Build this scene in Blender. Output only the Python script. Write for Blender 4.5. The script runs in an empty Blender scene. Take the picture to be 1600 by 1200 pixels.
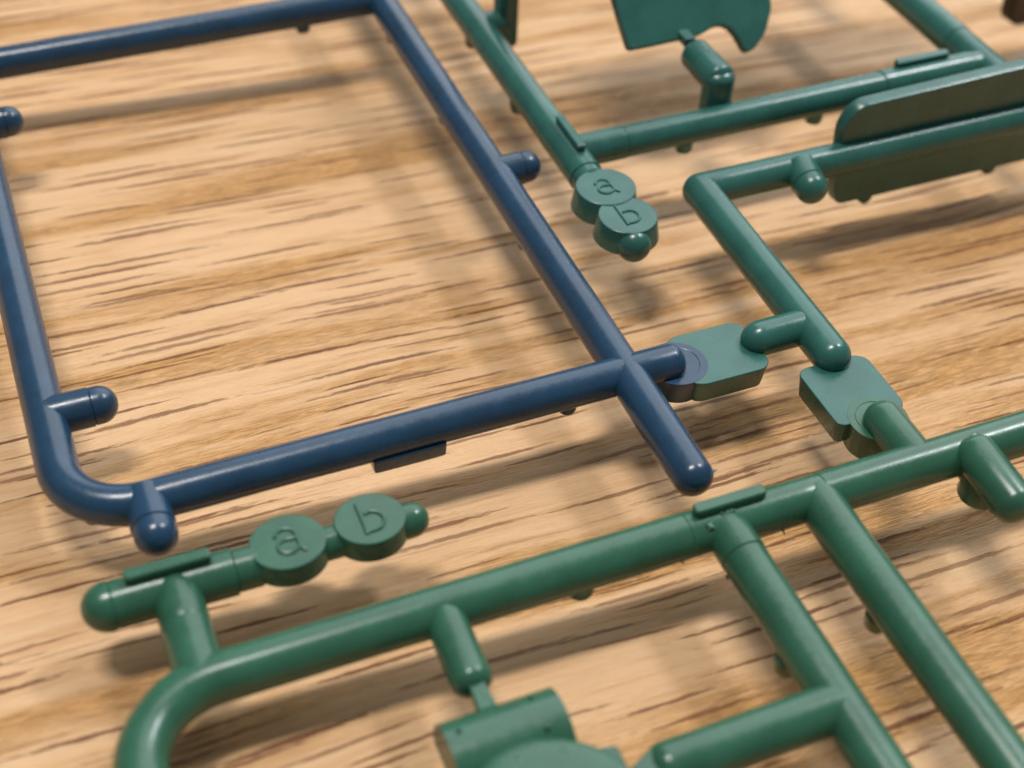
import bpy, bmesh, math, random
from mathutils import Vector, Matrix
random.seed(7)
R = math.radians
MM = 0.001
C = bpy.context.scene.collection
scn = bpy.context.scene

# ---------------------------------------------------------------- frames
# "sprue frame": x along the long runners, y away from the camera, z up, origin in
# the middle of the view, everything in mm.  The world's z = 0 is the table top.
GX, GY, G0 = 0.045, 0.025, 6.5                      # gap between runner axes and table
nrm = Vector((GX, GY, 1)).normalized()
ROT = nrm.rotation_difference(Vector((0, 0, 1))).to_matrix().to_4x4()
M = Matrix.Translation((0, 0, G0 * nrm.z * MM)) @ ROT

# ---------------------------------------------------------------- camera
cam = bpy.data.cameras.new("camera")
co = bpy.data.objects.new("camera", cam); C.objects.link(co)
# columns of cm are the camera's right, up and back axes seen from the sprue frame
cm = Matrix(((0.92637039, 0.24044973, -0.2898652, 0),
             (-0.37515816, 0.65675971, -0.65415827, 0),
             (0.03307961, 0.71473815, 0.69860942, 0), (0, 0, 0, 1)))
co.matrix_world = M @ Matrix.Translation(Vector((-30.704, -69.292, 74.0)) * MM) @ cm
cam.sensor_width = 36; cam.lens = 50.27
cam.clip_start = 0.005; cam.clip_end = 20
cam.dof.use_dof = True
cam.dof.focus_distance = 0.109
cam.dof.aperture_fstop = 28
scn.camera = co

# ---------------------------------------------------------------- light
w = bpy.data.worlds.new("World"); scn.world = w; w.use_nodes = True
w.node_tree.nodes['Background'].inputs[0].default_value = (0.90, 0.94, 1.0, 1)
w.node_tree.nodes['Background'].inputs[1].default_value = 0.17

def lamp(name, d, dist, size, power, col, shape='DISK', size_y=None):
    l = bpy.data.lights.new(name, 'AREA'); l.shape = shape; l.size = size
    l.energy = power; l.color = col
    if size_y: l.size_y = size_y
    o = bpy.data.objects.new(name, l); C.objects.link(o)
    d = (M.to_3x3() @ Vector(d)).normalized()
    o.location = d * dist
    x = Vector((1, 0, 0)); x = (x - d * x.dot(d)).normalized(); y = d.cross(x)
    o.rotation_euler = Matrix((x, y, d)).transposed().to_euler()
    return o
lamp("ceiling_lamp", (-0.12, 0.14, 0.98), 0.9, 0.26, 5.2, (1.0, 0.965, 0.92), 'RECTANGLE', 0.11)
lamp("ceiling_lamp", (0.60, 0.14, 0.78), 1.0, 0.13, 3.3, (0.94, 0.97, 1.0))
lamp("window_light", (0.70, 0.80, 0.80), 1.6, 1.7, 18.0, (0.93, 0.965, 1.0), 'SQUARE')

scn.view_settings.view_transform = 'Standard'
scn.view_settings.look = 'None'
scn.view_settings.exposure = 0.12
scn.view_settings.gamma = 1.0

# ---------------------------------------------------------------- materials
def nn(nt, t, **k):
    n = nt.nodes.new(t)
    for a, b in k.items():
        if a.startswith('i_'): n.inputs[a[2:].replace('_', ' ')].default_value = b
        else: setattr(n, a, b)
    return n

def math_(nt, op, a, b=None, c=None, clamp=False):
    n = nt.nodes.new('ShaderNodeMath'); n.operation = op; n.use_clamp = clamp
    for i, v in enumerate((a, b, c)):
        if v is None: continue
        if isinstance(v, (int, float)): n.inputs[i].default_value = v
        else: nt.links.new(v, n.inputs[i])
    return n.outputs[0]

def mixc(nt, f, a, b, blend='MIX'):
    n = nt.nodes.new('ShaderNodeMix'); n.data_type = 'RGBA'; n.blend_type = blend
    for s, v in ((n.inputs[0], f), (n.inputs[6], a), (n.inputs[7], b)):
        if isinstance(v, (int, float)): s.default_value = v
        elif isinstance(v, tuple): s.default_value = v + (1,) if len(v) == 3 else v
        else: nt.links.new(v, s)
    return n.outputs[2]

def smooth(nt, v, lo, hi, a=0.0, b=1.0):
    n = nt.nodes.new('ShaderNodeMapRange'); n.interpolation_type = 'SMOOTHSTEP'
    nt.links.new(v, n.inputs[0])
    n.inputs[1].default_value = lo; n.inputs[2].default_value = hi
    n.inputs[3].default_value = a; n.inputs[4].default_value = b
    return n.outputs[0]

def plastic(name, col, rough=0.25):
    m = bpy.data.materials.new(name); m.use_nodes = True; nt = m.node_tree
    b = nt.nodes['Principled BSDF']
    tc = nn(nt, 'ShaderNodeTexCoord')
    mp = nn(nt, 'ShaderNodeMapping'); mp.inputs['Scale'].default_value = (1000,) * 3
    nt.links.new(tc.outputs['Object'], mp.inputs['Vector'])
    n1 = nn(nt, 'ShaderNodeTexNoise'); n1.inputs['Scale'].default_value = 0.35; n1.inputs['Detail'].default_value = 4
    n2 = nn(nt, 'ShaderNodeTexNoise'); n2.inputs['Scale'].default_value = 9; n2.inputs['Detail'].default_value = 5; n2.inputs['Roughness'].default_value = 0.7
    n3 = nn(nt, 'ShaderNodeTexNoise'); n3.inputs['Scale'].default_value = 1.3; n3.inputs['Detail'].default_value = 3
    for n in (n1, n2, n3): nt.links.new(mp.outputs[0], n.inputs['Vector'])
    v = smooth(nt, n1.outputs[0], 0.3, 0.7, 0.88, 1.12)
    v2 = smooth(nt, n2.outputs[0], 0.3, 0.7, 0.93, 1.07)
    vv = math_(nt, 'MULTIPLY', v, v2)
    hs = nn(nt, 'ShaderNodeHueSaturation'); hs.inputs['Color'].default_value = col + (1,)
    nt.links.new(vv, hs.inputs['Value']); nt.links.new(hs.outputs[0], b.inputs['Base Color'])
    r1 = smooth(nt, n3.outputs[0], 0.3, 0.7, rough - 0.02, rough + 0.04)
    r2 = smooth(nt, n2.outputs[0], 0.35, 0.7, -0.03, 0.05)
    nt.links.new(math_(nt, 'ADD', r1, r2), b.inputs['Roughness'])
    b.inputs['IOR'].default_value = 1.5
    b.inputs['Specular IOR Level'].default_value = 0.55
    bp = nn(nt, 'ShaderNodeBump'); bp.inputs['Strength'].default_value = 0.15
    bp.inputs['Distance'].default_value = 0.00003
    h = math_(nt, 'ADD', n2.outputs[0], math_(nt, 'MULTIPLY', n3.outputs[0], 0.6))
    nt.links.new(h, bp.inputs['Height']); nt.links.new(bp.outputs[0], b.inputs['Normal'])
    return m

BLUE = plastic("blue_plastic", (0.012, 0.045, 0.090))
TEAL = plastic("teal_green_plastic", (0.023, 0.110, 0.089))
GREEN = plastic("green_plastic", (0.026, 0.106, 0.061))

def wood():
    m = bpy.data.materials.new("oak_table_wood"); m.use_nodes = True; nt = m.node_tree
    b = nt.nodes['Principled BSDF']; L = nt.links
    tc = nn(nt, 'ShaderNodeTexCoord')
    mp = nn(nt, 'ShaderNodeMapping'); mp.inputs['Scale'].default_value = (1000,) * 3
    mp.inputs['Rotation'].default_value = (0, 0, R(-1.2))
    L.new(tc.outputs['Object'], mp.inputs['Vector'])
    base = mp.outputs[0]                                     # mm, x along the grain
    # gentle wander of the grain
    wn = nn(nt, 'ShaderNodeTexNoise'); wn.inputs['Scale'].default_value = 1.0; wn.inputs['Detail'].default_value = 2
    wm = nn(nt, 'ShaderNodeMapping'); wm.inputs['Scale'].default_value = (0.022, 0.05, 0.05)
    L.new(base, wm.inputs[0]); L.new(wm.outputs[0], wn.inputs['Vector'])
    wo = math_(nt, 'MULTIPLY', math_(nt, 'SUBTRACT', wn.outputs[0], 0.5), 3.2)
    wn2 = nn(nt, 'ShaderNodeTexNoise'); wn2.inputs['Scale'].default_value = 1.0; wn2.inputs['Detail'].default_value = 3
    wm2 = nn(nt, 'ShaderNodeMapping'); wm2.inputs['Scale'].default_value = (0.55, 0.8, 1)
    L.new(base, wm2.inputs[0]); L.new(wm2.outputs[0], wn2.inputs['Vector'])
    wo2 = math_(nt, 'MULTIPLY', math_(nt, 'SUBTRACT', wn2.outputs[0], 0.5), 0.08)
    cx = nn(nt, 'ShaderNodeCombineXYZ'); L.new(math_(nt, 'ADD', wo, wo2), cx.inputs[1])
    va = nn(nt, 'ShaderNodeVectorMath', operation='ADD'); L.new(base, va.inputs[0]); L.new(cx.outputs[0], va.inputs[1])
    g = va.outputs[0]

    def stretched(sx, sy, detail=4, rough=0.55, off=0.0):
        a = nn(nt, 'ShaderNodeMapping'); a.inputs['Scale'].default_value = (sx, sy, 1); a.inputs['Location'].default_value = (off, off * 1.7, 0)
        L.new(g, a.inputs[0])
        n = nn(nt, 'ShaderNodeTexNoise'); n.inputs['Scale'].default_value = 1; n.inputs['Detail'].default_value = detail; n.inputs['Roughness'].default_value = rough
        L.new(a.outputs[0], n.inputs['Vector']); return n.outputs[0]

    def pores(Lx, Wy, rmin, rmax, off, keep, rag):
        a = nn(nt, 'ShaderNodeMapping'); a.inputs['Scale'].default_value = (1 / Lx, 1 / Wy, 1); a.inputs['Location'].default_value = (off, off * 2.3, off)
        L.new(g, a.inputs[0])
        v = nn(nt, 'ShaderNodeTexVoronoi'); v.voronoi_dimensions = '2D'; v.inputs['Scale'].default_value = 1; v.inputs['Randomness'].default_value = 0.85
        L.new(a.outputs[0], v.inputs['Vector'])
        s = nn(nt, 'ShaderNodeSeparateColor'); L.new(v.outputs['Color'], s.inputs[0])
        rad = smooth(nt, s.outputs[0], 0, 1, rmin, rmax)
        radr = math_(nt, 'MULTIPLY', rad, smooth(nt, rag, 0.3, 0.7, 0.55, 1.35))
        d = math_(nt, 'DIVIDE', v.outputs['Distance'], radr)
        on = math_(nt, 'LESS_THAN', s.outputs[1], keep)
        p = smooth(nt, d, 0.45, 1.05, 1, 0)
        dark = smooth(nt, s.outputs[2], 0, 1, 0.7, 1.0)
        return math_(nt, 'MULTIPLY', math_(nt, 'MULTIPLY', p, on), dark)

    rag = stretched(0.7, 7.0, 3, 0.7, 3.1)
    band = stretched(0.012, 0.13, 3, 0.5, 9.0)               # wide colour bands
    band2 = stretched(0.03, 0.42, 4, 0.6, 21.0)
    blot = stretched(0.10, 0.30, 3, 0.5, 33.0)
    fib = stretched(0.11, 4.0, 5, 0.72, 5.0)
    streak = stretched(0.045, 1.1, 4, 0.6, 83.0)                 # fibres
    fine = stretched(1.2, 16.0, 4, 0.8, 15.0)
    p1 = pores(34, 1.20, 0.12, 0.21, 0.0, 1.0, rag)
    p2 = pores(40, 1.45, 0.09, 0.19, 11.3, 0.9, rag)
    p3 = pores(28.0, 1.0, 0.07, 0.16, 41.9, 0.7, rag)
    late = smooth(nt, math_(nt, 'ADD', math_(nt, 'MULTIPLY', band, 0.60), math_(nt, 'MULTIPLY', band2, 0.40)), 0.45, 0.61)
    pale = (0.680, 0.425, 0.226)
    gold = (0.560, 0.290, 0.096)
    c = mixc(nt, late, pale, gold)
    c = mixc(nt, smooth(nt, blot, 0.50, 0.75, 0, 0.45), c, (0.47, 0.24, 0.09))
    c = mixc(nt, smooth(nt, streak, 0.52, 0.70, 0, 0.32), c, (0.45, 0.215, 0.075))
    c = mixc(nt, smooth(nt, streak, 0.32, 0.46, 0.25, 0), c, (0.74, 0.54, 0.36))
    c = mixc(nt, math_(nt, 'MULTIPLY', smooth(nt, fib, 0.48, 0.72, 0, 0.75), smooth(nt, late, 0, 1, 0.35, 1.0)), c, (0.37, 0.175, 0.062))
    c = mixc(nt, math_(nt, 'MULTIPLY', smooth(nt, fine, 0.48, 0.70, 0, 0.55), smooth(nt, late, 0, 1, 0.4, 1.0)), c, (0.38, 0.20, 0.08))
    c = mixc(nt, smooth(nt, fine, 0.25, 0.45, 0.22, 0), c, (0.78, 0.60, 0.42))
    lp = math_(nt, 'MULTIPLY', p3, smooth(nt, late, 0, 1, 0.35, 0.9))
    pp = math_(nt, 'MAXIMUM', math_(nt, 'MAXIMUM', p1, p2), lp)
    c = mixc(nt, math_(nt, 'MULTIPLY', pp, 0.88), c, (0.135, 0.033, 0.010))
    micro = stretched(3.0, 22.0, 2, 0.8, 91.0)
    c = mixc(nt, smooth(nt, micro, 0.48, 0.75, 0, 0.22), c, (0.42, 0.22, 0.09))
    fleck_glint = stretched(0.5, 6.5, 3, 0.6, 71.0)
    c = mixc(nt, math_(nt, 'MULTIPLY', smooth(nt, fleck_glint, 0.62, 0.70, 0, 0.6), late), c, (0.86, 0.70, 0.52))  # pale ray flecks that also paint glints into the wood colour
    # tiny dark specks
    sv = nn(nt, 'ShaderNodeTexVoronoi'); sv.inputs['Scale'].default_value = 0.09; L.new(base, sv.inputs['Vector'])
    c = mixc(nt, smooth(nt, sv.outputs['Distance'], 0.006, 0.013, 0.9, 0), c, (0.05, 0.03, 0.02))
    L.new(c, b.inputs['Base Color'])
    # lacquer: silky with glossier flecks along the fibres
    fl = stretched(0.45, 7.5, 3, 0.6, 51.0)
    fleck = math_(nt, 'MULTIPLY', smooth(nt, fl, 0.56, 0.66), smooth(nt, late, 0.0, 0.9, 0.35, 1))
    L.new(smooth(nt, fib, 0.3, 0.7, 0.40, 0.52), b.inputs['Roughness'])
    b.inputs['IOR'].default_value = 1.45; b.inputs['Specular IOR Level'].default_value = 0.28
    L.new(math_(nt, 'MULTIPLY', fleck, 1.0), b.inputs['Coat Weight'])
    b.inputs['Coat Roughness'].default_value = 0.16
    h = math_(nt, 'ADD', math_(nt, 'MULTIPLY', pp, -1.0), math_(nt, 'MULTIPLY', fib, 0.35))
    h = math_(nt, 'ADD', h, math_(nt, 'MULTIPLY', fine, 0.30))
    h = math_(nt, 'ADD', h, math_(nt, 'MULTIPLY', smooth(nt, fl, 0.45, 0.75), smooth(nt, late, 0, 1, 0.3, 1.15)))
    bp = nn(nt, 'ShaderNodeBump'); bp.inputs['Strength'].default_value = 0.75; bp.inputs['Distance'].default_value = 0.00012
    L.new(h, bp.inputs['Height']); L.new(bp.outputs[0], b.inputs['Normal']); L.new(bp.outputs[0], b.inputs['Coat Normal'])
    return m
WOOD = wood()

# ---------------------------------------------------------------- mesh helpers (mm, sprue frame)
def link(name, bm, mat, parent=None, smooth_=True, label=None):
    bmesh.ops.remove_doubles(bm, verts=bm.verts, dist=1e-4)
    bmesh.ops.recalc_face_normals(bm, faces=bm.faces)
    for v in bm.verts: v.co *= MM
    me = bpy.data.meshes.new(name); bm.to_mesh(me); bm.free()
    me.materials.append(mat)
    if smooth_:
        me.shade_smooth() if hasattr(me, 'shade_smooth') else None
        for e in me.edges: pass
        try: me.set_sharp_from_angle(angle=R(24))
        except Exception: pass
    o = bpy.data.objects.new(name, me); C.objects.link(o)
    if parent: o.parent = parent
    if label: o['label'] = label
    return o

def ring(bm, c, u, v, r, n=32, sq=0.0):
    vs = []
    for i in range(n):
        a = 2 * math.pi * i / n
        ca, sa = math.cos(a), math.sin(a)
        k = 1.0
        if n == 32 and i in (8, 24): k = 1.016      # parting line along both sides
        vs.append(bm.verts.new(c + (u * ca + v * sa) * r * k))
    return vs

def bridge(bm, a, b):
    n = len(a)
    for i in range(n):
        bm.faces.new((a[i], a[(i + 1) % n], b[(i + 1) % n], b[i]))

def sweep(pts, r, caps='rr', steps=(), n=32, wob=0.0, bm=None, dome=1.0):
    """round bar through pts; caps: r = dome, f = flat with soft edge, o = open.
    steps: (distance, radius factor) - the factor holds from that distance on."""
    own = bm is None
    bm = bm or bmesh.new()
    P = [Vector(p) for p in pts]
    # resample so that long straight bars can carry slight waviness and steps
    Q = [(P[0], 0.0)]; acc = 0.0
    marks = sorted(s[0] for s in steps)
    for a, b in zip(P, P[1:]):
        l = (b - a).length
        cuts = {l}
        k = max(1, int(l / 2.5))
        for i in range(1, k): cuts.add(l * i / k)
        for mrk in marks:
            if acc < mrk < acc + l: cuts |= {max(0.01, mrk - acc - 0.07), mrk - acc, min(l, mrk - acc + 0.07)}
        for t in sorted(cuts):
            if t > 1e-6: Q.append((a + (b - a) * (t / l), acc + t))
        acc += l
    total = acc
    def fac(s):
        f = 1.0
        for m_, k_ in sorted(steps):
            if s > m_: f = k_
        for m_, k_ in steps:
            if abs(s - m_) < 0.02: f *= 0.968
        return f
    ph = random.random() * 10
    dirs = []
    for i in range(len(Q)):
        a = Q[max(0, i - 1)][0]; b = Q[min(len(Q) - 1, i + 1)][0]
        dirs.append((b - a).normalized())
    up = Vector((0, 0, 1))
    if abs(dirs[0].dot(up)) > 0.9: up = Vector((0, 1, 0))
    u = (up - dirs[0] * up.dot(dirs[0])).normalized()
    prev = None; first = None
    rows = []
    def add(c, d, rr):
        nonlocal u, prev
        u = (u - d * u.dot(d)).normalized()
        v = d.cross(u)
        rg = ring(bm, c, u, v, rr, n)
        if prev: bridge(bm, prev, rg)
        prev = rg; return rg
    r0 = r * fac(0); r1 = r * fac(total)
    d0 = dirs[0]; d1 = dirs[-1]
    if caps[0] == 'r':
        for k in range(8):
            a = R(4 + 86 * k / 8)
            rg = add(Q[0][0] - d0 * r0 * dome * math.cos(a), d0, r0 * math.sin(a))
            if k == 0: bm.faces.new(rg)
    elif caps[0] == 'f':
        rg = add(Q[0][0], d0, r0 * 0.80); bm.faces.new(rg)
        add(Q[0][0] + d0 * r0 * 0.05, d0, r0 * 0.92)
    for i, (c, s) in enumerate(Q):
        if i == 0 and caps[0] == 'f': s_ = 0; add(c + d0 * r0 * .18, d0, r0); continue
        if i == len(Q) - 1 and caps[1] == 'f': add(c - d1 * r1 * .18, d1, r1); continue
        rr = r * fac(s + 1e-5) * (1 + wob * math.sin(s * 0.55 + ph) + wob * 0.6 * math.sin(s * 1.7 + 2 * ph))
        add(c, dirs[i], rr)
    if caps[1] == 'r':
        for k in range(8):
            a = R(90 - 86 * (k + 1) / 8)
            rg = add(Q[-1][0] + d1 * r1 * dome * math.cos(a), d1, r1 * math.sin(a))
        bm.faces.new(rg)
    elif caps[1] == 'f':
        add(Q[-1][0] - d1 * r1 * .05, d1, r1 * 0.92)
        rg = add(Q[-1][0], d1, r1 * 0.80); bm.faces.new(rg)
    return bm

def offset(poly, d):
    n = len(poly); out = []
    area = sum(poly[i][0] * poly[(i + 1) % n][1] - poly[(i + 1) % n][0] * poly[i][1] for i in range(n))
    sg = 1 if area > 0 else -1
    for i in range(n):
        a = Vector(poly[i - 1]); b = Vector(poly[i]); c = Vector(poly[(i + 1) % n])
        e1 = (b - a).normalized(); e2 = (c - b).normalized()
        n1 = Vector((e1.y, -e1.x)) * sg; n2 = Vector((e2.y, -e2.x)) * sg
        m_ = (n1 + n2); m_ = m_.normalized() if m_.length > 1e-6 else n1
        k = 1 / max(0.5, m_.dot(n1))
        out.append((b.x + m_.x * d * k, b.y + m_.y * d * k))
    return out

def rounded(poly, rad, seg=5):
    """round the corners of a polygon; rad may be a list"""
    n = len(poly); out = []
    for i in range(n):
        a = Vector(poly[i - 1]); b = Vector(poly[i]); c = Vector(poly[(i + 1) % n])
        r_ = rad[i] if isinstance(rad, (list, tuple)) else rad
        if r_ <= 0: out.append((b.x, b.y)); continue
        e1 = (a - b); e2 = (c - b)
        r_ = min(r_, e1.length * 0.48, e2.length * 0.48)
        p0 = b + e1.normalized() * r_; p1 = b + e2.normalized() * r_
        for k in range(seg + 1):
            t = k / seg
            q = p0 * (1 - t) ** 2 + b * 2 * t * (1 - t) + p1 * t ** 2
            out.append((q.x, q.y))
    return out

def extrude(poly, z0, z1, draft=0.0, bev=0.12, to3=lambda x, y, z: Vector((x, y, z)), bm=None):
    """solid between z0 and z1; draft = how much the z0 end is inset"""
    bm = bm or bmesh.new()
    lev = [(z0, -bev * 0.9 - draft), (z0 + bev * .35, -bev * .3 - draft), (z0 + bev, -draft), (z1 - bev, 0), (z1 - bev * .35, -bev * .3), (z1, -bev * 0.9)]
    prev = None
    for k, (z, d) in enumerate(lev):
        rg = [bm.verts.new(to3(x, y, z)) for x, y in offset(poly, d)]
        if prev: bridge(bm, prev, rg)
        else: bm.faces.new(rg)
        prev = rg
    bm.faces.new(prev)
    return bm

def circle(cx, cy, r, n=48, rx=None):
    rx = rx or r
    return [(cx + rx * math.cos(2 * math.pi * i / n), cy + r * math.sin(2 * math.pi * i / n)) for i in range(n)]

def root(name, label, cat, group):
    o = bpy.data.objects.new(name, None); C.objects.link(o)
    o.matrix_world = M; o.empty_display_size = 0.005
    o['label'] = label; o['category'] = cat; o['group'] = group
    return o

# ---------------------------------------------------------------- table
bm = bmesh.new()
x0, x1, y0, y1, t = -230, 330, -170, 420, 22
vs = [bm.verts.new(Vector(p)) for p in ((x0, y0, 0), (x1, y0, 0), (x1, y1, 0), (x0, y1, 0), (x0, y0, -t), (x1, y0, -t), (x1, y1, -t), (x0, y1, -t))]
for f in ((0, 1, 2, 3), (7, 6, 5, 4), (0, 4, 5, 1), (1, 5, 6, 2), (2, 6, 7, 3), (3, 7, 4, 0)): bm.faces.new([vs[i] for i in f])
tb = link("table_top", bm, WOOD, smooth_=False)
tb['kind'] = 'structure'

G = "model kit sprue frames joined edge to edge"
blue = root("sprue_frame", "dark blue plastic model kit sprue frame with rounded corner, lying above the wood at left", "sprue", G)
teal = root("sprue_frame", "bluish teal green sprue frame at upper right carrying a dark upright panel", "sprue", G)
green = root("sprue_frame", "leaf green sprue frame across the foreground, with a b tags at its left end", "sprue", G)

def bar(par, mat, pts, r, caps='rr', steps=(), name='runner', wob=0.006, **k):
    return link(name, sweep(pts, r, caps, steps, wob=wob, **k), mat, par)

def nub(par, mat, x, y, r=0.85, z=-2.15, top=-0.9):
    """ejector pin nub under a runner"""
    return link('ejector_nub', extrude(circle(x, y, r, 24), z, top, 0.12, 0.22), mat, par)

def rib(par, mat, xa, ya, xb, yb, zt=2.15, wd=0.46, zb=0.4):
    a = Vector((xa, ya)); b = Vector((xb, yb)); d = (b - a).normalized(); p = Vector((-d.y, d.x)) * wd
    q = [a - p, b - p, b + p, a + p]
    poly = rounded([(v.x, v.y) for v in q], 0.36, 5)
    return link('grip_rib', extrude(poly, zb, zt, 0, 0.14), mat, par)

def stroke(par, mat, pts, z, r=0.13, name='letter'):
    P = [Vector((x, y, z)) for x, y in pts]
    bm = sweep(P, r, 'rr', n=12)
    return bm

def letter_a(cx, cy, s, z):
    """raised two-storey a"""
    pts = []
    for k in range(9):                      # hook over the top, left to right
        a = R(165 - k * 165 / 8)
        pts.append((cx - 0.02 * s + 0.40 * s * math.cos(a), cy + 0.22 * s + 0.34 * s * math.sin(a)))
    pts += [(cx + 0.40 * s, cy - 0.10 * s), (cx + 0.40 * s, cy - 0.42 * s), (cx + 0.55 * s, cy - 0.56 * s)]
    bm = sweep([Vector((x, y, z)) for x, y in pts], 0.15, 'rr', n=12)
    pts = []
    for k in range(15):                     # bowl
        a = R(60 + k * 250 / 14)
        pts.append((cx - 0.03 * s + 0.40 * s * math.cos(a), cy - 0.22 * s + 0.31 * s * math.sin(a)))
    pts.append((cx + 0.38 * s, cy - 0.34 * s)); pts.insert(0, (cx + 0.38 * s, cy + 0.06 * s))
    sweep([Vector((x, y, z)) for x, y in pts], 0.15, 'rr', n=12, bm=bm)
    return bm

def letter_b(cx, cy, s, z):
    bm = sweep([Vector((cx - 0.42 * s, cy + 0.85 * s, z)), Vector((cx - 0.42 * s, cy - 0.60 * s, z))], 0.15, 'rr', n=12)
    pts = [(cx - 0.40 * s, cy - 0.56 * s)]
    for k in range(13):
        a = R(-90 + k * 205 / 12)
        pts.append((cx + 0.02 * s + 0.48 * s * math.cos(a), cy - 0.10 * s + 0.46 * s * math.sin(a)))
    sweep([Vector((x, y, z)) for x, y in pts], 0.15, 'rr', n=12, bm=bm)
    return bm

def tag_disc(par, mat, cx, cy, r, ch, zt=1.25, zb=-1.45, flare=0.25, lift=0.0, ls=1.0, lx=0, ly=0, rx=None):
    d = link('letter_tag', extrude(circle(cx, cy, r, rx=rx), zb, zt, -flare, 0.10), mat, par)
    bm = (letter_a if ch == 'a' else letter_b)(cx + lx, cy + ly, ls, zt + 0.03)
    for v in bm.verts: v.co.x = cx + lx + (v.co.x - cx - lx) * 0.88; v.co.z = zt + (v.co.z - zt) * 0.85
    link('letter', bm, mat, d, label="raised letter " + ch)
    return d

# ================================================================ BLUE FRAME
RB = 1.46
def arc(cx, cy, r, a0, a1, n=10):
    return [(cx + r * math.cos(R(a0 + (a1 - a0) * k / n)), cy + r * math.sin(R(a0 + (a1 - a0) * k / n)), 0) for k in range(n + 1)]
pts = [(-32.45, 57.0, 0), (-32.5, 20, 0)] + arc(-27.6, 2.95, 4.95, 180, 270, 12) + [(12.15, -1.95, 0)]
bar(blue, BLUE, pts, RB, 'rr', dome=0.75)
bar(blue, BLUE, [(8.4, 74, 0), (8.4, -12.9, 0)], RB * 1.02, 'or', dome=0.9)
bar(blue, BLUE, [(-46, 56.6, 0), (8.4, 56.6, 0)], RB * 1.02, 'oo')
def peg(par, mat, a, b, r, seam=None, dome=0.95):
    L_ = (Vector(b) - Vector(a)).length
    st = ((L_ * seam, 0.965),) if seam else ()
    return bar(par, mat, [a, b], r, 'or', st, 'peg', 0.003, dome=dome)
peg(blue, BLUE, (-32.5, 8.25, 0), (-28.75, 8.25, 0), 1.46, 0.86)
peg(blue, BLUE, (8.4, 24.85, 0), (11.35, 24.85, 0), 1.46, 0.86)
peg(blue, BLUE, (-32.5, 46.6, 0), (-29.7, 46.6, 0), 1.42, 0.9)
peg(blue, BLUE, (-27.5, -1.6, 0.12), (-27.5, -5.3, 0.12), 1.50, 0.80)
link('grip_tab', extrude(rounded([(-11.9, -3.6), (-6.4, -3.6), (-6.1, -1.0), (-11.9, -1.0)], [.3, .3, 0, 0]), -1.75, -0.5, 0.05, 0.12), BLUE, blue)
for x, y in ((3.7, -1.95), (-31.0, -0.4), (0.2, 56.6), (8.2, 51.6), (8.2, 17.0), (8.3, 36.5)): nub(blue, BLUE, x, y)
# moulding flash on the end of the runner
bm = bmesh.new(); bmesh.ops.create_cone(bm, segments=8, radius1=0.28, radius2=0.02, depth=0.7, cap_ends=True)
bmesh.ops.transform(bm, matrix=Matrix.Translation((9.95, -13.0, 0.05)) @ Matrix.Rotation(R(90), 4, 'Y') @ Matrix.Diagonal((0.5, 1, 1, 1)), verts=bm.verts)
link('moulding_flash', bm, BLUE, blue)
d = link('connector_disc', extrude(circle(12.75, -1.95, 2.35), -2.45, -0.285, 0.22, 0.025), BLUE, blue)
def ridge(par, mat, cx, cy, r, z, a0, a1, t=0.05):
    pts = [(cx + r * math.cos(R(a0 + (a1 - a0) * k / 24)), cy + r * math.sin(R(a0 + (a1 - a0) * k / 24)), z) for k in range(25)]
    return link('mould_ring', sweep(pts, t, 'rr', n=8), mat, par)
ridge(d, BLUE, 12.75, -1.95, 1.75, -0.30, -60, 75)

# ================================================================ TEAL FRAME
RT = 1.52
T_ = TEAL
bar(teal, T_, [(15.85, 76, 0), (15.85, 20.7, -0.1)], RT, 'of', ((47.2, 1.03), (54.2, 0.97)))
bar(teal, T_, [(15.85, 25.45, 0), (60.2, 25.6, 0)], RT, 'oo', ((5.2, 0.965), (32.4, 1.045), (42.5, 0.98)))
bar(teal, T_, [(60.2, 78, 0), (60.2, 16.6, 0)], RT * 1.1, 'oo', ((48, 0.97),))
bar(teal, T_, [(24.3, 16.65, 0), (92, 16.65, 0)], RT * 0.98, 'ro')
bar(teal, T_, [(24.3, 16.65, 0), (24.1, -5.55, 0)], RT, 'rr', dome=0.95)
peg(teal, T_, (24.1, -1.9, 0), (20.0, -1.9, 0), 1.42, dome=1.15)
peg(teal, T_, (33.9, 16.4, 0.35), (33.75, 13.75, -0.05), 1.50, 0.75)
rib(teal, T_, 50.0, 26.15, 55.9, 26.15)
rib(teal, T_, 16.05, 28.6, 16.05, 23.4, zt=2.1, wd=0.42)
for x, y in ((41.3, 25.5), (27.4, 25.4), (15.6, 48.6), (15.5, 36.3)): nub(teal, T_, x, y, 0.95, -2.3)
tag_disc(teal, T_, 16.05, 18.45, 2.60, 'a', 1.2, -0.95, 0.28, ls=1.8, lx=-0.1, ly=0.0)
tag_disc(teal, T_, 16.2, 14.35, 2.50, 'b', 1.1, -1.05, 0.32, ls=1.75, lx=0.1, ly=-.1)
bm = bmesh.new(); bmesh.ops.create_uvsphere(bm, u_segments=32, v_segments=16, radius=1.46)
bmesh.ops.transform(bm, matrix=Matrix.Translation((15.85, 12.2, -0.35)), verts=bm.verts)
link('end_ball', bm, T_, teal)
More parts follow.
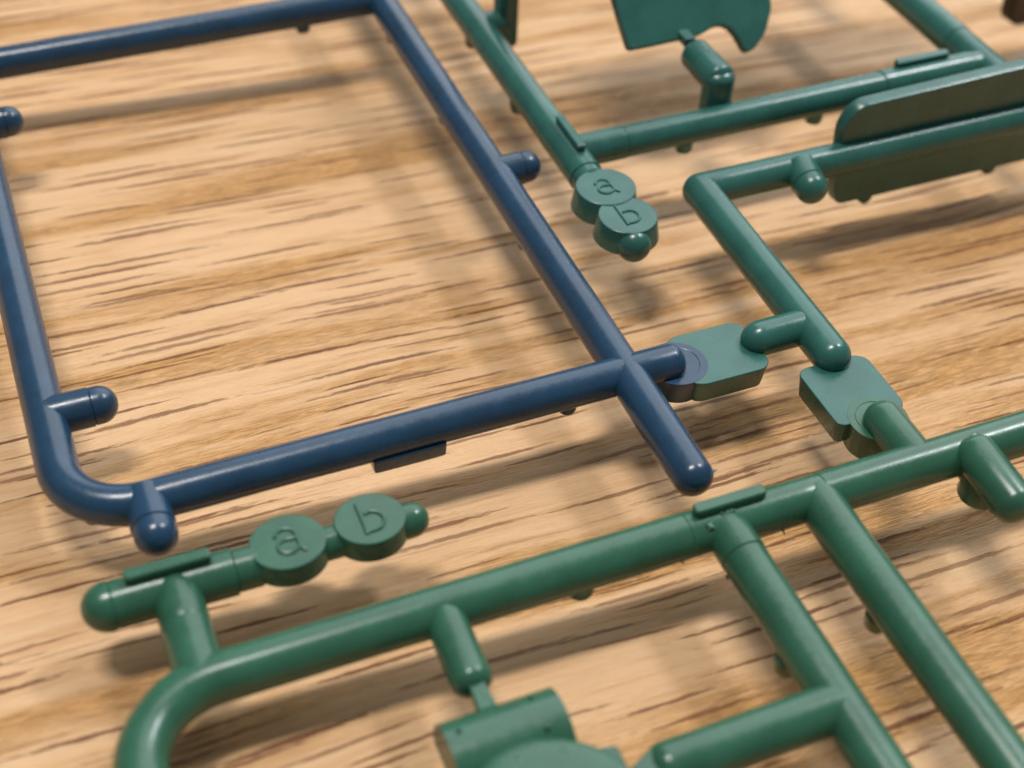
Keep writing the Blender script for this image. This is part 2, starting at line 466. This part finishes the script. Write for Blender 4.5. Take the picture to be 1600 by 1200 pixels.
# connector plates: flat tiles with a bite out of the side where the next colour was moulded on
def plate(par, mat, poly, zt=-0.30, zb=-2.45, draft=0.28):
    return link('connector_plate', extrude(poly, zb, zt, draft, 0.07), mat, par)
p1 = rounded([(12.9, 0.35), (13.7, 0.85), (18.9, 0.85), (19.55, 0.2), (19.6, -0.9), (19.2, -1.9), (19.6, -2.9), (19.6, -4.1), (18.9, -4.75), (13.7, -4.75), (12.9, -4.3)], 0.55)
plate(teal, T_, p1)
p2 = rounded([(20.9, -6.2), (21.5, -5.75), (23.2, -5.75), (24.1, -6.1), (25.0, -5.75), (26.1, -5.75), (26.85, -6.4), (26.85, -11.4), (26.3, -12.1), (21.3, -12.1), (20.9, -11.6)], 0.55)
plate(teal, T_, p2)
# upright dark panel standing across its runner
def xz(yc):
    return lambda x, y, z: Vector((x, yc + z, y))
pan = rounded([(39.2, -5.6), (61.2, -5.6), (62.6, -3.6), (63.5, 5.1), (62.0, 5.9), (39.3, 5.3), (38.0, 3.4), (38.6, -3.8)], [2.4, 2.2, 1.2, 1.2, 1.2, 2.2, 1.2, 2.0], 6)
pa = link('panel_part', extrude(pan, -0.05, 1.25, 0.1, 0.16, xz(16.75)), T_, teal)
for x in (42.6, 56.5):
    link('support_nub', extrude(circle(x, -5.55, 0.75, 20), 0.0, 0.9, 0.05, 0.15, xz(16.75)), T_, pa)
# guessed second upright part, added near black to fill the dark far corner
link('panel_part', extrude(rounded([(75.0, -6.2), (96, -6.6), (96, 9.0), (74.5, 9.0)], 1.5), -1.0, 1.0, 0.1, 0.16, xz(40.0)), plastic('dark_corner_plastic', (0.012, 0.010, 0.008)), teal, label='added dark part at the far corner')
bar(teal, T_, [(60.2, 41.0, 0), (98, 41.0, 0)], RT, 'oo')
# elbow gate holding the hooked plate
bm = sweep([(31.5, 27.6, -0.4), (31.5, 27.6, 3.4)], 1.48, 'or', dome=0.55)
sweep([(31.5, 27.55, 3.1), (31.45, 32.0, 3.1)], 1.55, 'rr', ((2.6, 0.97),), dome=0.62, bm=bm)
link('elbow_peg', bm, T_, teal)
link('gate', extrude(rounded([(30.7, 33.0), (31.8, 33.0), (31.8, 35.0), (30.7, 35.0)], 0.1), 3.4, 4.3, 0, 0.1), T_, teal)
def tilt(yc, zc, ang):
    s, c_ = math.sin(R(ang)), math.cos(R(ang))
    return lambda x, y, z: Vector((x, yc + (y - zc) * c_ - z * s, zc + (y - zc) * s + z * c_))
hook = [(25.5, 3.2), (28.0, 3.2), (31.5, 3.3), (33.2, 3.4), (34.6, 3.9), (35.6, 3.9), (36.5, 3.3), (37.1, 2.3), (37.5, 1.3), (38.0, 0.9), (39.0, 1.1), (41.0, 2.4), (42.6, 4.6), (43.1, 9.5), (44, 11), (75, 13), (75, 32), (22, 32), (23.0, 9.2), (25.1, 8.6), (25.2, 6.5)]  # broad far end, out of view, is added to shade the table
hook = [(x if x < 36 else 36 + (x - 36) * 0.76, y) for x, y in hook]
link('hooked_plate_and_blocker', extrude(rounded(hook, 0.5, 3), -0.55, 0.55, 0, 0.15, tilt(34.6, 3.4, 48)), T_, teal)
bar(teal, T_, [(15.85, 48.3, 0), (18.3, 48.3, 0)], 1.3, 'or', (), 'peg')
bm = bmesh.new()
extrude(rounded([(18.0, 47.2), (20.0, 47.2), (20.0, 50.0), (18.0, 50.0)], 0.8), -2.6, 9.0, 0.0, 0.5, bm=bm)
link('upright_post', bm, T_, teal)

# ================================================================ GREEN FRAME
RG = 1.60
G_ = GREEN
pts = [(-32.1, -44, 0), (-32.1, -23.3, 0)] + arc(-26.3, -23.3, 5.8, 180, 90, 12) + [(90, -17.6, 0)]
bar(green, G_, pts, RG, 'oo', ((61.5, 0.985), (72, 1.0)))
bar(green, G_, [(8.3, -17.5, 0), (8.3, -62, 0)], RG, 'oo', ((3.1, 0.975),))
bar(green, G_, [(15.5, -17.5, 0), (15.5, -66, 0)], RG, 'oo')
bar(green, G_, [(-3.5, -32.8, 0), (8.3, -32.8, 0)], RG * 0.98, 'ro', dome=0.8)
link('gate', extrude([(-6.2, -33.5), (-4.1, -34.0), (-4.1, -31.7), (-6.2, -32.7)], -0.2, 1.0, 0, 0.12), G_, green)
bar(green, G_, [(-31.6, -9.85, 0), (-21.6, -9.85, -0.1)], RG * 1.02, 'rf', ((0.35, 0.975), (8.2, 0.88)))
bar(green, G_, [(-27.3, -9.6, 0.05), (-27.3, -17.6, 0)], RG * 0.98, 'ro', ((3.6, 1.02),))
rib(green, G_, -30.2, -9.55, -24.7, -9.55, 2.25)
rib(green, G_, 6.0, -17.2, 11.4, -17.2, 2.25)
tag_disc(green, G_, -19.75, -9.75, 2.3, 'a', 1.3, -0.45, 0.12, ls=1.9, rx=2.55)
tag_disc(green, G_, -14.15, -9.75, 2.2, 'b', 1.3, -0.45, 0.12, ls=1.75, lx=.1, ly=-.1, rx=2.42)
bar(green, G_, [(-17.6, -9.8, 0), (-16.2, -9.8, 0)], 1.15, 'oo', (), 'neck')
bar(green, G_, [(-12.4, -9.8, 0), (-11.3, -9.8, 0)], 1.22, 'or', (), 'peg', dome=1.0)
for x, y in ((-2.2, -17.6), (14.9, -27.1), (7.6, -28.0)): nub(green, G_, x, y, 1.1 if y > -20 else 0.9, -2.4)
peg(green, G_, (24.1, -17.6, 0), (24.1, -12.9, 0), 1.50, dome=1.0)
d = link('connector_disc', extrude(circle(24.1, -12.3, 2.3), -2.9, -0.285, 0.2, 0.025), G_, green)
ridge(d, G_, 24.1, -12.3, 1.7, -0.30, 10, 190)
# short gate runner, roll shaped part and domed disc at the bottom
bar(green, G_, [(-12.0, -17.6, 0.1), (-12.05, -23.2, 0.1)], 1.34, 'or', (), 'peg', 0.004, dome=0.7)
link('gate', extrude(rounded([(-12.6, -25.8), (-11.4, -25.8), (-11.5, -23.6), (-12.5, -23.6)], 0.1), -0.4, 0.75, 0, 0.12), G_, green)
bm = bmesh.new()
def roll_section(x):
    out = []
    for k in range(17):
        a = R(200 - k * 220 / 16)
        out.append(Vector((x, -27.7 + 2.7 * math.cos(a), -1.2 + 2.7 * math.sin(a))))
    return out
prev = None
for x, s in ((-15.2, 0.0), (-15.1, 1), (-8.0, 1), (-7.9, 0.0)):
    rg = [bm.verts.new(v) for v in roll_section(x)]
    if prev: bridge(bm, prev, rg)
    else: bm.faces.new(rg)
    prev = rg
bm.faces.new(prev)
roll = link('curved_shell_part', bm, G_, green)
bm = bmesh.new(); prev = None
for k in range(9):
    a = R(90 * k / 8)
    rg = ring(bm, Vector((-11.3, -34.5, 1.1 + 0.75 * math.sin(a))), Vector((1, 0, 0)), Vector((0, 1, 0)), 5.6 * (0.06 + 0.94 * math.cos(a) ** 0.7 if k < 8 else 0.04), 64)
    if prev: bridge(bm, prev, rg)
    else:
        lo = ring(bm, Vector((-11.3, -34.5, -0.6)), Vector((1, 0, 0)), Vector((0, 1, 0)), 5.6, 64)
        bm.faces.new(lo); bridge(bm, lo, rg)
    prev = rg
bm.faces.new(prev)
dm = link('domed_disc', bm, G_, roll)
for a in (96, 128, 62, 160):
    bm = bmesh.new(); bmesh.ops.create_uvsphere(bm, u_segments=16, v_segments=8, radius=0.26)
    bmesh.ops.transform(bm, matrix=Matrix.Translation((-11.3 + 4.5 * math.cos(R(a)), -34.5 + 4.5 * math.sin(R(a)), 1.52)) @ Matrix.Diagonal((1, 1, .6, 1)), verts=bm.verts)
    link('rivet', bm, G_, roll)
for x, y, z in ((-14.3, -27.0, 1.42), (-9.4, -26.2, 1.12), (-9.4, -28.6, 1.38)):
    bm = bmesh.new(); bmesh.ops.create_uvsphere(bm, u_segments=16, v_segments=8, radius=0.2)
    bmesh.ops.transform(bm, matrix=Matrix.Translation((x, y, z)), verts=bm.verts)
    link('rivet', bm, G_, roll)
link('side_tab', extrude(rounded([(-8.0, -33.9), (-6.0, -33.9), (-6.0, -31.0), (-8.0, -30.6)], 0.15), -0.3, 1.2, 0, 0.12), G_, roll)
# dropped elbow peg at the right edge
bar(green, G_, [(28.2, -17.2, 0.1), (28.2, -19.4, -0.4), (28.2, -19.9, -1.3), (28.2, -19.9, -2.0)], 1.62, 'or', (), 'elbow_post', dome=0.5)
bar(green, G_, [(27.8, -18.7, 0.9), (27.7, -23.4, 0.7)], 1.55, 'rr', (), 'peg', dome=0.8)
nub(green, G_, 27.6, -22.4, 0.8, -1.1, 0.2)

# rough flash left round the joint of the branch runner
bm = bmesh.new()
for k in range(30):
    t = random.random()
    x = 6.75 + 3.3 * t; y = -17.6 - 0.55 * math.sin(math.pi * t) + random.uniform(-.18, .18) + 0.45
    z = math.sqrt(max(0.05, 1.6 ** 2 - (y + 17.6) ** 2)) - 0.02
    if k > 24:
        y = -18.1 - random.random() * 1.0; x = 6.7 + random.uniform(-.15, .2); z = math.sqrt(max(0.05, 1.6 ** 2 - (y + 17.6) ** 2)) * 0.98
    q = bmesh.ops.create_icosphere(bm, subdivisions=2, radius=random.uniform(.10, .17))
    mt = Matrix.Translation((x, y, z)) @ Matrix.Rotation(random.random() * 6, 4, 'Z') @ Matrix.Diagonal((random.uniform(.8, 2.0), 1, random.uniform(.5, .9), 1))
    bmesh.ops.transform(bm, matrix=mt, verts=q['verts'])
link('moulding_flash', bm, G_, green)
for x, y, z, l in ((12.3, -19.0, -0.7, 0.7), (4.6, -19.0, -0.7, 0.4), (7.0, -21.0, -1.1, 0.35), (-30.9, -11.4, -0.4, 0.25)):
    bm = bmesh.new(); q = bmesh.ops.create_cone(bm, segments=6, radius1=0.16, radius2=0.01, depth=l, cap_ends=True)
    bmesh.ops.transform(bm, matrix=Matrix.Translation((x, y, z)) @ Matrix.Rotation(R(115), 4, 'X'), verts=bm.verts)
    link('moulding_burr', bm, G_, green)
